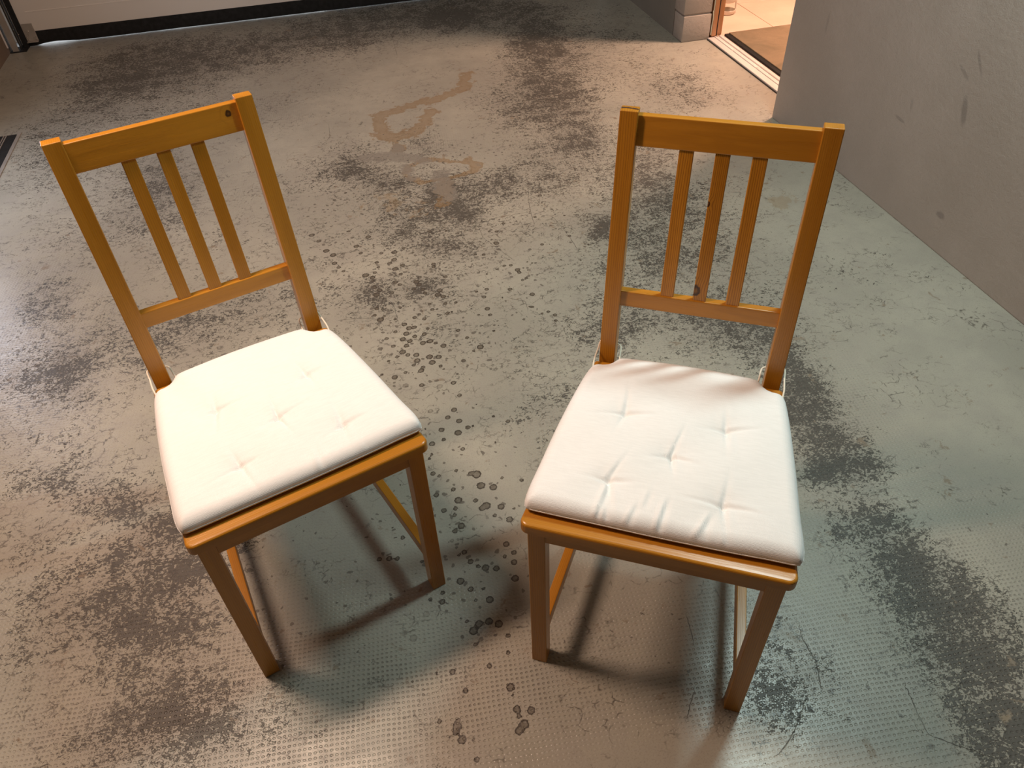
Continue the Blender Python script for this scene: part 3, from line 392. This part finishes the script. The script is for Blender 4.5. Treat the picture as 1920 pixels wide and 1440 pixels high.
# bottom seal: dark profile and a bulging rubber lip with an uneven lower edge
bm = bmesh.new(); N = 90; rings = []
for i in range(N + 1):
    x = DX0 + (DX1 - DX0) * i / N
    gap = 0.0045 + 0.0005 * math.sin(i * 0.35) + 0.0003 * math.sin(i * 2.3)
    if i < 2: gap = 0.002
    elif i < 7: gap = (0.009, 0.012, 0.013, 0.011, 0.008)[i - 2]
    elif i > 44: gap = 0.003
    elif i > 30: gap = 0.0045
    pr = [(0.044, 0.078), (0.002, 0.078), (-0.001, 0.050), (0.004, gap + 0.006), (0.014, gap), (0.030, gap), (0.040, gap + 0.006)]
    rings.append([bm.verts.new((x, a, b)) for a, b in pr])
for A, B in zip(rings[:-1], rings[1:]):
    for k in range(len(A)): bm.faces.new((A[k], A[(k+1) % len(A)], B[(k+1) % len(A)], B[k]))
bm.faces.new(rings[0]); bm.faces.new(list(reversed(rings[-1]))); bmesh.ops.recalc_face_normals(bm, faces=bm.faces)
link('bottom_seal', to_mesh(bm, 'bottom_seal', 40), door, M_rub)
# bottom corner bracket with its bolts and roller pin
br = box('corner_bracket', (-1.530, -0.004, 0.030), (-1.472, -0.0005, 0.120), M_zinc, door, 0.001, 1)
box('flange', (-1.530, -0.022, 0.028), (-1.472, -0.001, 0.032), M_zinc, br, 0.001, 1)
for bx, bz in ((-1.505, 0.082), (-1.522, 0.053), (-1.482, 0.053), (-1.520, 0.040), (-1.480, 0.040)):
    cyl('bolt', (bx, -0.006, bz), (0, -1, 0), 0.0038, 0.006, M_bolt, br, 8)
tube('cable', [(-1.508, -0.008, 0.085), (-1.512, -0.008, 0.055)], 0.0012, M_bolt, br, 6)
# vertical track: steel channel, dark gap, bright trim, seal
tr = empty('vertical_track', parent=door)
box('channel', (-1.600, -0.060, 0.004), (-1.572, -0.056, 2.1), M_zinc, tr, 0.001, 1)
box('channel', (-1.603, -0.060, 0.004), (-1.599, 0.0, 2.1), M_zinc, tr)
box('web', (-1.572, -0.030, 0.002), (-1.566, 0.02, 2.1), M_darkm, tr)
tube('cable', [(-1.558, -0.012, 0.02), (-1.556, -0.012, 2.1)], 0.0012, M_bolt, tr, 6)
tube('cable', [(-1.565, -0.025, 0.02), (-1.565, -0.025, 2.1)], 0.0010, M_bolt, tr, 6)
box('seal_strip', (-1.562, -0.008, 0.002), (-1.530, 0.03, 2.1), M_rub, tr, 0.002, 1)
cyl('bolt', (-1.556, -0.012, 0.075), (0, -1, 0), 0.004, 0.006, M_bolt, tr, 8)
box('trim', (-1.6195, -0.075, 0.030), (-1.613, -0.070, 2.1), M_alu, tr)
box('foot', (-1.618, -0.068, 0.0), (-1.535, 0.02, 0.004), M_rub, tr)

# ------------------------------------------------------------------ drain channel in the floor by the left wall
dr = tag(empty('floor_drain', (-1.40, 2.9, 0)), 'black slotted floor drain with steel bars sunk beside the left wall', 'drain')
Y0, Y1 = -0.9, 0.76
box('channel', (-0.085, Y0, 0.0), (0.046, Y1, 0.0015), M_rub, dr)
box('frame', (0.040, Y0, 0.0), (0.056, Y1 + 0.012, 0.0035), M_zinc, dr, 0.001, 1)
for bx, bw in ((-0.004, 0.0045), (-0.014, 0.0045), (-0.052, 0.005), (-0.062, 0.005)):
    box('bar', (bx - bw/2, Y0, 0.001), (bx + bw/2, Y1, 0.004), M_zinc, dr, 0.0008, 1)
box('frame', (-0.095, Y0, 0.0), (-0.085, Y1 + 0.012, 0.0035), M_zinc, dr, 0.001, 1)

# ------------------------------------------------------------------ wood
def wood(name, line=0.5, knots=(), tone=1.0):
    t = NT(name); g = t.attr('grain')
    gl = t.vm('MULTIPLY', g, (1.2, 1, 1))
    nz = t.noise(t.vm('MULTIPLY', g, (3.0, 22, 22)), 1.0, 3, 0.5)
    s = t.sep(gl)
    kw = t.obj(); warpk = 0.0; km = None
    for (kx, ky, kz, r) in knots:
        d = t.mul(t.vm('DISTANCE', t.vm('MULTIPLY', kw, (1, 1, 0.8)), (kx, ky, kz * 0.8)), 1/r)
        e = t.step(d, 0.6, 3.0, 1.0, 0.0); warpk = e if warpk == 0.0 else t.math('MAXIMUM', warpk, e)
        dn = t.add(d, t.mul(t.sub(t.noise(kw, 160, 3), 0.5), 0.7))
        m = t.mul(t.step(dn, 0.75, 1.05, 1.0, 0.0), t.step(dn, 0.15, 0.65, 0.55, 1.0))
        km = m if km is None else t.math('MAXIMUM', km, m)
    ph = t.add(t.mul(s[1], 700), t.add(t.mul(nz, 9.0), t.add(t.mul(s[0], 1.5), t.mul(warpk, 3.0))))
    ring = t.step(t.math('SINE', t.mul(ph, 2.6)), 0.15, 1.0)
    fine = t.noise(t.vm('MULTIPLY', g, (14, 700, 700)), 1.0, 3, 0.6)
    broad = t.noise(t.vm('MULTIPLY', g, (1.6, 30, 30)), 1.0, 2)
    col = t.mix(t.step(broad, 0.3, 0.7), (0.42*tone, 0.168*tone, 0.010*tone), (0.53*tone, 0.226*tone, 0.020*tone))
    col = t.mix(t.mul(ring, line), col, (0.20*tone, 0.058*tone, 0.004))
    col = t.mix(t.mul(t.step(fine, 0.45, 0.8), 0.25), col, (0.28, 0.105, 0.008))
    if km is not None: col = t.mix(t.mul(km, 0.93), col, (0.030, 0.010, 0.006))
    t.bump(t.add(fine, t.mul(ring, 0.3)), 0.0003, 0.5)
    return t.set(Base_Color=col, Roughness=t.step(fine, 0.3, 0.7, 0.27, 0.36), Specular_IOR_Level=0.38, Coat_Weight=0.30, Coat_Roughness=0.28)

def loft(name, secs, mat, parent, bev=0.0016, seg=3, off=None):
    """secs: list of 4-corner rings along the board; grain runs along the rings"""
    bm = bmesh.new(); gl = bm.verts.layers.float_vector.new('grain')
    o3 = Vector((random.uniform(0, 9), random.uniform(0, 9), random.uniform(0, 9))) if off is None else Vector(off)
    rings = []; L = 0; prev = None
    for s in secs:
        s = [Vector(p) for p in s]; c = sum(s, Vector()) / 4
        if prev is not None: L += (c - prev).length
        prev = c; w_ = (s[1] - s[0]).length; d_ = (s[3] - s[0]).length
        uv = ((-w_/2, -d_/2), (w_/2, -d_/2), (w_/2, d_/2), (-w_/2, d_/2)); r = []
        for p, (a, b) in zip(s, uv):
            v = bm.verts.new(p); v[gl] = Vector((L, a, b)) + o3; r.append(v)
        rings.append(r)
    for A, B in zip(rings[:-1], rings[1:]):
        for k in range(4): bm.faces.new((A[k], A[(k+1) % 4], B[(k+1) % 4], B[k]))
    bm.faces.new(rings[0]); bm.faces.new(list(reversed(rings[-1])))
    bmesh.ops.recalc_face_normals(bm, faces=bm.faces)
    bevel_sharp(bm, bev, seg, 25)
    return link(name, to_mesh(bm, name, 0), parent, mat)
def bar_x(name, x0, x1, y, z, dy, dz, mat, parent, **k):      # board along x; y,z lists at both ends
    ya, yb = (y, y) if not isinstance(y, tuple) else y
    return loft(name, [[(x0, ya, z), (x0, ya + dy, z), (x0, ya + dy, z + dz), (x0, ya, z + dz)],
                       [(x1, yb, z), (x1, yb + dy, z), (x1, yb + dy, z + dz), (x1, yb, z + dz)]], mat, parent, **k)

# chair measures (m), origin centred between the front legs at floor level, front faces -y
HF, LW, LD, SW, SO, ZS, ST, ZA = 0.1977, 0.0290, 0.0290, 0.2077, 0.012, 0.4507, 0.0200, 0.3950
HB, PW, YP, RK = 0.1687, 0.0297, 0.4153, math.tan(0.1524)
ZT, U0, U1, L0, L1 = 0.900, 0.8431, 0.8919, 0.5527, 0.5827
SLOPE = 0.030
yp = lambda z: YP + RK * (z - ZS)
pd = lambda z: 0.034 + (0.0202 - 0.034) * (z - ZS) / (ZT - ZS)

def make_chair(loc, rz, label, M):
    ch = tag(empty('dining_chair', loc, rz), label, 'chair', 'pine dining chairs')
    # seat board with rounded corners
    out = []
    def corner(cx, cy, r, a0, a1, n=6):
        for k in range(n + 1):
            a = a0 + (a1 - a0) * k / n; out.append((cx + r*math.cos(a), cy + r*math.sin(a)))
    r = 0.014; corner(-SW + r, -SO + r, r, PI, 1.5*PI); corner(SW - r, -SO + r, r, 1.5*PI, 2*PI)
    r2 = 0.008; corner(0.176 - r2, 0.408 - r2, r2, 0, PI/2, 3); corner(-0.176 + r2, 0.408 - r2, r2, PI/2, PI, 3)
    bm = bmesh.new(); gl = bm.verts.layers.float_vector.new('grain')
    lo = [bm.verts.new((x, y, ZS - ST - SLOPE*max(y, 0))) for x, y in out]; hi = [bm.verts.new((x, y, ZS - SLOPE*max(y, 0))) for x, y in out]
    o3 = Vector((random.uniform(0, 9), random.uniform(0, 9), 3))
    for v in lo + hi: v[gl] = Vector((v.co.x, v.co.y, v.co.z)) + o3
    n = len(out)
    for k in range(n): bm.faces.new((lo[k], lo[(k+1) % n], hi[(k+1) % n], hi[k]))
    top = bm.faces.new(hi); bm.faces.new(list(reversed(lo)))
    es = list(top.edges); bmesh.ops.recalc_face_normals(bm, faces=bm.faces)
    bmesh.ops.bevel(bm, geom=es, offset=0.0065, segments=5, profile=0.55, affect='EDGES')
    link('seat', to_mesh(bm, 'seat', 12), ch, M['seat'])
    zl = ZS - ST
    for s in (-1, 1):                                             # front legs
        xo, xi = s*HF, s*(HF - LW)
        def sec(z, d=LD): return [(xo, 0, z), (xi, 0, z), (xi, d, z), (xo, d, z)]
        loft('leg', [sec(0.0), sec(zl - 0.0005)], M['leg'], ch)
    for s in (-1, 1):                                             # rear legs run up into the back posts
        def sec(z):
            if z >= ZS: y, d = yp(z), pd(z)
            else: k = (ZS - z) / ZS; y, d = YP + 0.004*k, 0.034 - 0.006*k
            return [(s*HB, y, z), (s*(HB - PW), y, z), (s*(HB - PW), y + d, z), (s*HB, y + d, z)]
        loft('back_post', [sec(z) for z in (0.0, 0.25, 0.42, 0.50, 0.70, ZT)], M['post' + ('L' if s < 0 else 'R')], ch)
    bar_x('front_apron', -HF + LW - 0.004, HF - LW + 0.004, 0.002, ZA, 0.018, zl - ZA, M['apron'], ch, bev=0.0015)
    bar_x('rear_apron', -HB + PW - 0.004, HB - PW + 0.004, YP + 0.006, 0.372, 0.018, 0.040, M['plain'], ch)
    for s in (-1, 1):                                             # side aprons and low side stretchers
        a, b = s*(HF - 0.006), s*(HB - 0.005)
        t_ = s*0.018
        loft('side_apron', [[(a, LD - .004, ZA), (a - t_, LD - .004, ZA), (a - t_, LD - .004, zl - .001), (a, LD - .004, zl - .001)],
                            [(b, YP + .004, ZA - .014), (b - t_, YP + .004, ZA - .014), (b - t_, YP + .004, zl - .0125), (b, YP + .004, zl - .0125)]], M['plain'], ch)
        a, b, t_ = s*(HF - 0.0110), s*(HB - 0.0060), s*0.0180
        loft('stretcher', [[(a, LD - .003, .096), (a - t_, LD - .003, .096), (a - t_, LD - .003, .1266), (a, LD - .003, .1266)],
                           [(b, YP + .008, .096), (b - t_, YP + .008, .096), (b - t_, YP + .008, .1266), (b, YP + .008, .1266)]], M['stretch'], ch, bev=0.0018)
    def rail(name, z0, z1, m, t_):
        x = HB - PW + 0.003; f = 0.007
        def sec(xx): return [(xx, yp(z0) + f, z0), (xx, yp(z0) + f + t_, z0), (xx, yp(z1) + f + t_, z1), (xx, yp(z1) + f, z1)]
        loft(name, [sec(-x), sec(x)], m, ch, bev=0.0016)
    rail('top_rail', U0, U1, M['rail'], 0.0135); rail('lower_rail', L0, L1, M['low'], 0.0150)
    for i, cx in enumerate((-0.0573, 0, 0.0573)):                 # three slats
        hw = 0.0118
        def sec(z): y = yp(z) + 0.0095; return [(cx - hw, y, z), (cx + hw, y, z), (cx + hw, y + 0.0085, z), (cx - hw, y + 0.0085, z)]
        loft('slat', [sec(L1 - 0.003), sec(U0 + 0.003)], M['slat%d' % i], ch, bev=0.0016)
    return ch
yk = lambda z: yp(z) + 0.009
wl = {'seat': wood('pine_seat', 0.15), 'leg': wood('pine_leg', 0.16), 'apron': wood('pine_apron', 0.16), 'plain': wood('pine_plain', 0.25),
      'stretch': wood('pine_stretcher', 0.22), 'postL': wood('pine_post', 0.14), 'rail': wood('pine_knotty_rail', 0.12, ((0.1215, yk(0.876), 0.876, 0.0060),)),
      'low': wood('pine_low_rail', 0.14)}
wl['postR'] = wl['postL']
for i in range(3): wl['slat%d' % i] = wood('pine_slat', 0.20) if i == 0 else wl['slat0']
wr = dict(wl); wr['postL'] = wood('pine_streaky_post', 0.32); wr['rail'] = wood('pine_rail_right', 0.16); wr['leg'] = wood('pine_leg_right', 0.30)
wr['slat0'] = wr['slat2'] = wood('pine_striped_slat', 0.58, tone=1.12)
wr['slat1'] = wood('pine_knotty_slat', 0.62, ((-0.0085, yp(0.60) + .009, 0.602, 0.0095), (-0.0125, yp(0.76) + .009, 0.760, 0.0050)))
T1, T2 = math.radians(16.342), math.radians(-30.897)
c1 = make_chair((-0.1527, 0.8593, 0), T1, 'orange pine chair with dark knot at end of its top rail, near garage door side', wl)
c2 = make_chair((0.3376, 0.6004, 0), T2, 'orange pine chair with striped slats and knotty middle slat, beside grey wall', wr)
# split at the top end of the left post on the right-hand chair
bm = bmesh.new()
y = yp(ZT); pts = [(-HB + .001, .0105), (-HB + .010, .0118), (-HB + .020, .0105), (-HB + PW - .001, .0085)]
for (xa, ya), (xb, yb) in zip(pts[:-1], pts[1:]):
    w0 = 0.0022
    f = [bm.verts.new(p) for p in ((xa, y + ya - w0, ZT + .0004), (xb, y + yb - w0*.6, ZT + .0004), (xb, y + yb + w0*.6, ZT + .0004), (xa, y + ya + w0, ZT + .0004))]
    g_ = [bm.verts.new(v.co - Vector((0, 0, 0.003))) for v in f]
    bm.faces.new(f)
    for k in range(4): bm.faces.new((f[k], g_[k], g_[(k+1) % 4], f[(k+1) % 4]))
link('split', to_mesh(bm, 'split'), c2, plain('dark_split_wood', (0.05, 0.018, 0.008), 0.8))['label'] = 'dark crack across the post end'

# ------------------------------------------------------------------ cushions
def fabric():
    t = NT('white_cotton'); p = t.obj()
    s = t.sep(t.vm('SCALE', p, sc=1.0)); wx = t.math('SINE', t.mul(s[0], 5200)); wy = t.math('SINE', t.mul(s[1], 5200))
    n = t.noise(p, 900, 3); b = t.noise(t.vm('MULTIPLY', p, (40, 400, 40)), 1.0, 3); st = t.vor(p, 13, 'F1', 0); sc_ = t.sep(t.vor(p, 13, 'F1', 1))
    col = t.mix(t.step(b, 0.3, 0.7), (0.89, 0.88, 0.865), (0.93, 0.92, 0.905))
    sp = t.mul(t.step(t.add(st, t.mul(t.sub(n, 0.5), 0.05)), 0.02, 0.06, 1.0, 0.0), t.step(sc_[0], 0.72, 0.82))
    col = t.mix(t.mul(sp, 0.14), col, (0.62, 0.47, 0.30))
    t.bump(t.add(t.add(t.mul(n, 0.9), t.mul(b, 0.22)), t.mul(t.add(wx, wy), 0.12)), 0.0007, 0.5)
    return t.set(Base_Color=col, Roughness=0.9, Sheen_Weight=0.25, Specular_IOR_Level=0.2)
M_fab = fabric(); M_tie = plain('cream_cord', (0.78, 0.72, 0.60), 0.85)
def make_cushion(loc, rz, label, tufts, wrinkles, seed):
    rnd = random.Random(seed)
    root = tag(empty('seat_cushion', loc, rz), label, 'cushion', 'white tufted seat cushions')
    key = [(-0.2055, 0.0185), (-0.196, 0.0135), (-0.165, 0.0125), (-0.10, 0.012), (0, 0.011), (0.10, 0.012), (0.165, 0.014), (0.200, 0.0145), (0.2095, 0.0200), (0.2120, 0.047),
           (0.206, 0.10), (0.197, 0.20), (0.186, 0.30), (0.1765, 0.362), (0.166, 0.376), (0.150, 0.379), (0.139, 0.388), (0.130, 0.402), (0.115, 0.4085),
           (0.05, 0.413), (0, 0.414), (-0.05, 0.413), (-0.115, 0.4085), (-0.130, 0.402), (-0.139, 0.388), (-0.150, 0.379), (-0.166, 0.376), (-0.1765, 0.362),
           (-0.187, 0.30), (-0.198, 0.20), (-0.205, 0.10), (-0.2085, 0.047)]
    K = len(key); cur = []
    for i in range(K):
        a, b, c, d = (np.array(key[(i + j) % K]) for j in (-1, 0, 1, 2))
        m = max(3, int(np.linalg.norm(c - b) / 0.004))
        for k in range(m):
            t_ = k / m; cur.append(0.5*((2*b) + (c-a)*t_ + (2*a-5*b+4*c-d)*t_*t_ + (3*b-a-3*c+d)*t_**3))
    cur = np.array(cur); n = len(cur); cen = np.array([0.0, 0.19])
    rs = [0.0] + list(1 - (1 - np.linspace(0.03, 1, 74))**1.0)
    rs = np.array(sorted(set(list(np.linspace(0.02, 0.86, 56)) + list(np.linspace(0.87, 1.0, 22)))))
    pts = cen + rs[:, None, None] * (cur - cen)[None]
    X = pts[..., 0]; Y = pts[..., 1]
    E = np.full(X.shape, 9.0)
    for i in range(0, n, 2):
        a, b = cur[i], cur[(i + 2) % n]; dx, dy = b - a; L2 = dx*dx + dy*dy
        tt = np.clip(((X-a[0])*dx + (Y-a[1])*dy)/L2, 0, 1); E = np.minimum(E, np.hypot(X-a[0]-tt*dx, Y-a[1]-tt*dy))
    E[-1] = 0
    zb = ZS + 0.0012 - SLOPE * np.maximum(Y, 0)
    def prof(E, R): q = np.clip(E/R, 0, 1); return np.sqrt(np.maximum(0, 1 - (1-q)**2))
    backthin = np.clip((Y - 0.30)/0.11, 0, 1)
    T = 0.0205 - 0.0075*backthin
    top = 0.0085 + T*prof(E, 0.022) + 0.0045*np.clip(E/0.10, 0, 1)**0.8
    low = -0.0005 * 0 + 0.0085*(1 - prof(E, 0.010))
    dz = np.zeros(X.shape)
    for (tx, ty) in tufts:
        dx, dy = X-tx, Y-ty; r = np.hypot(dx, dy)
        dz -= 0.0115*np.exp(-(r/0.019)**1.05)
        for ang in (0.05, 1.50, 3.30, 4.75):
            a = ang + rnd.uniform(-0.25, 0.25); ca, sa = math.cos(a), math.sin(a)
            al = dx*ca + dy*sa; pe = -dx*sa + dy*ca; ln = rnd.uniform(0.022, 0.042)
            m = (al > 0)
            dz -= m*0.0044*np.exp(-(pe/0.0034)**2)*np.exp(-(np.maximum(al, 0)/ln)**1.5)
            dz += m*0.0016*np.exp(-((pe-0.008)/0.005)**2)*np.exp(-(np.maximum(al, 0)/ln)**1.5)
    for (wx, y0, y1, amp, sl) in wrinkles:
        cx = wx + sl*(Y-y0); pe = X-cx
        en = 1/(1+np.exp((Y-y1)/0.006)) / (1+np.exp(-(Y-y0)/0.004))
        dz += 1.35*amp*en*(np.exp(-(pe/0.0034)**2) - 0.9*np.exp(-((pe-0.0075)/0.004)**2))
    # broad soft undulation
    dz += 0.0012*np.sin(X*41 + seed)*np.sin(Y*33 + seed*2) * np.clip(E/0.03, 0, 1)
    top = top + dz*np.clip(E/0.006, 0.0, 1)
    bm = bmesh.new()
    def shell(Z, flip):
        rows = [[bm.verts.new((X[i, j], Y[i, j], zb[i, j] + Z[i, j])) for j in range(n)] for i in range(len(rs))]
        c = bm.verts.new((cen[0], cen[1], zb[0].mean() + Z[0].mean()))
        for j in range(n):
            f = (c, rows[0][j], rows[0][(j+1) % n]); bm.faces.new(f if not flip else f[::-1])
            for i in range(len(rs)-1):
                f = (rows[i][j], rows[i+1][j], rows[i+1][(j+1) % n], rows[i][(j+1) % n]); bm.faces.new(f if not flip else f[::-1])
    shell(top, False); shell(low, True)
    bmesh.ops.remove_doubles(bm, verts=bm.verts, dist=0.00005)
    me = to_mesh(bm, 'cover', 70); cv = link('cover', me, root, M_fab)
    # seam piping round the edge
    sp = [(x, y, ZS + 0.0012 - SLOPE*max(y, 0) + 0.0085) for x, y in cur[::3]]
    tube('seam', sp, 0.0007, M_fab, cv, 6, True)
    for tx, ty in tufts:
        i, j = np.unravel_index(np.argmin(np.hypot(X-tx, Y-ty)), X.shape)
        zt_ = zb[i, j] + top[i, j]
        bm = bmesh.new(); bmesh.ops.create_uvsphere(bm, u_segments=10, v_segments=6, radius=0.0022)
        bm.transform(Matrix.Translation((tx, ty, zt_)) @ Matrix.Diagonal((1.2, 0.7, 0.35, 1)))
        link('tuft_stitch', to_mesh(bm, 'tuft_stitch', 80), root, M_fab)
    for s in (-1, 1):                                             # cords looped round the back posts
        zc = ZS - 0.4*SLOPE + 0.010
        lp = [(s*0.172, 0.374, zc), (s*0.1735, 0.392, zc + .004), (s*0.1725, 0.418, zc + .007), (s*0.1725, 0.450, zc + .003), (s*0.163, 0.4570, zc - .001),
              (s*0.148, 0.4575, zc - .004), (s*0.1375, 0.4575, zc - .006), (s*0.1325, 0.450, zc - .007), (s*0.130, 0.425, zc - .007), (s*0.127, 0.4055, zc - .004)]
        tube('tie', catmull(lp, 6), 0.0016, M_tie, root, 7)
    return root
TU = [(-0.088, 0.245), (0.082, 0.246), (0.001, 0.163), (-0.088, 0.087), (0.091, 0.082)]
make_cushion((-0.1527, 0.8593, 0), T1, 'white tufted cushion with smooth front, tied on the chair with the knotted top rail', TU,
             [(0.02, 0.002, 0.045, 0.0012, 0.1), (0.10, 0.000, 0.016, 0.0015, 0.0)], 3)
make_cushion((0.3376, 0.6004, 0), T2, 'white tufted cushion with wrinkled front edge, tied on the chair beside grey wall', TU,
             [(-0.097, 0.002, 0.078, 0.0024, 0.10), (-0.083, 0.002, 0.035, 0.0022, -0.10), (-0.052, 0.002, 0.045, 0.0017, 0.25), (-0.005, 0.002, 0.060, 0.0024, 0.12),
              (0.050, 0.002, 0.055, 0.0022, 0.35), (0.062, 0.002, 0.035, 0.0014, 0.1), (0.095, 0.002, 0.020, 0.0016, 0.0), (-0.03, 0.045, 0.075, 0.0012, 0.15)], 5)

# ------------------------------------------------------------------ inner doorway
d2 = tag(empty('door_2', (1.925, 2.75, 0)), kind='structure')
M_jamb = NT('varnished_jamb'); _p = M_jamb.obj(); _n = M_jamb.noise(M_jamb.vm('MULTIPLY', _p, (60, 60, 3)), 1.0, 4)
M_jamb = M_jamb.set(Base_Color=M_jamb.mix(_n, (0.40, 0.17, 0.07), (0.56, 0.27, 0.12)), Roughness=0.4)
box('jamb', (0.020, 0.925, 0.012), (0.044, 1.05, 2.05), M_jamb, d2, 0.003)
box('jamb', (0.053, 0.935, 0.012), (0.080, 1.05, 2.05), M_jamb, d2, 0.003)
box('gasket', (0.043, 0.934, 0.010), (0.054, 1.04, 2.05), M_rub, d2, 0.002)
tube('sealant', catmull([(0.018, 0.930, 0.02), (0.0175, 0.931, 0.06), (0.019, 0.929, 0.10), (0.0155, 0.928, 0.135), (0.019, 0.930, 0.17), (0.018, 0.929, 0.6), (0.019, 0.930, 2.0)], 5), 0.0028, plain('pale_sealant', (0.62, 0.60, 0.45), 0.6), d2, 6)
th = box('threshold', (0.0, 0.0, 0.0), (0.088, 0.924, 0.010), M_alu, d2, 0.002)
for rx, rh in ((0.040, 0.014), (0.066, 0.016)):
    y_ = 0.003
    while y_ < 0.92:
        y2 = min(y_ + 0.235, 0.921)
        box('ridge', (rx - 0.006, y_, 0.010), (rx + 0.006, y2, rh), M_alu, th, 0.0018, 2); y_ = y2 + (0.004 if rx < 0.05 else 0.0)
box('lip', (-0.004, 0.0, 0.0), (0.0, 0.924, 0.004), M_darkm, th)
struct('wall_hall', (XR + 0.20, 2.55, 0), (2.0, 2.75, HC), M_hall)

mt = tag(empty('doormat', (2.022, 2.50, 0.004)), 'brown coir doormat with black rubber edge just beyond the metal threshold', 'doormat')
t = NT('coir_pile'); p = t.pos(); a = t.noise(p, 5, 4, 0.6, 1.0); b = t.noise(p, 420, 3, 0.7)
col = t.mix(t.step(a, 0.35, 0.65), (0.215, 0.165, 0.10), (0.30, 0.22, 0.135)); col = t.mix(t.mul(t.step(b, 0.45, 0.7), 0.35), col, (0.13, 0.095, 0.055))
t.bump(b, 0.003, 0.8); M_coir = t.set(Base_Color=col, Roughness=0.95)
box('rubber_base', (0, 0, 0), (0.95, 1.185, 0.010), M_rub, mt, 0.002)
box('pile', (0.022, 0.006, 0.008), (0.944, 1.181, 0.016), M_coir, mt, 0.003)

# white plastic rack standing on the tiles behind the jamb
M_plas = plain('white_plastic', (0.66, 0.60, 0.50), 0.4)
rk = tag(empty('shelf_rack', (2.185, 3.99, 0.004)), 'small white plastic rack with curved tiers on the hall tiles behind the door frame', 'rack')
for z_ in (0.0, 0.060, 0.125, 0.190):
    bm = bmesh.new(); prof = [(0.0, 0.0), (0.030, 0.0), (0.038, 0.006), (0.040, 0.022), (0.037, 0.022), (0.034, 0.008), (0.0, 0.005)]
    N = 20; rg = []
    for k in range(N):
        a = 2*PI*k/N; rg.append([bm.verts.new((r_*math.cos(a)*1.15, r_*math.sin(a), z_ + h_)) for r_, h_ in prof])
    for k in range(N):
        A, B = rg[k], rg[(k+1) % N]
        for q in range(len(prof)-1): bm.faces.new((A[q], B[q], B[q+1], A[q+1]))
    bmesh.ops.remove_doubles(bm, verts=bm.verts, dist=0.0001); bmesh.ops.recalc_face_normals(bm, faces=bm.faces)
    link('tray', to_mesh(bm, 'tray', 50), rk, M_plas)
for dx, dy in ((-0.043, -0.004), (0.046, -0.004), (0.0, 0.040)):
    tube('post', [(dx, dy, 0.002), (dx, dy, 0.32)], 0.0045, M_plas, rk, 8)
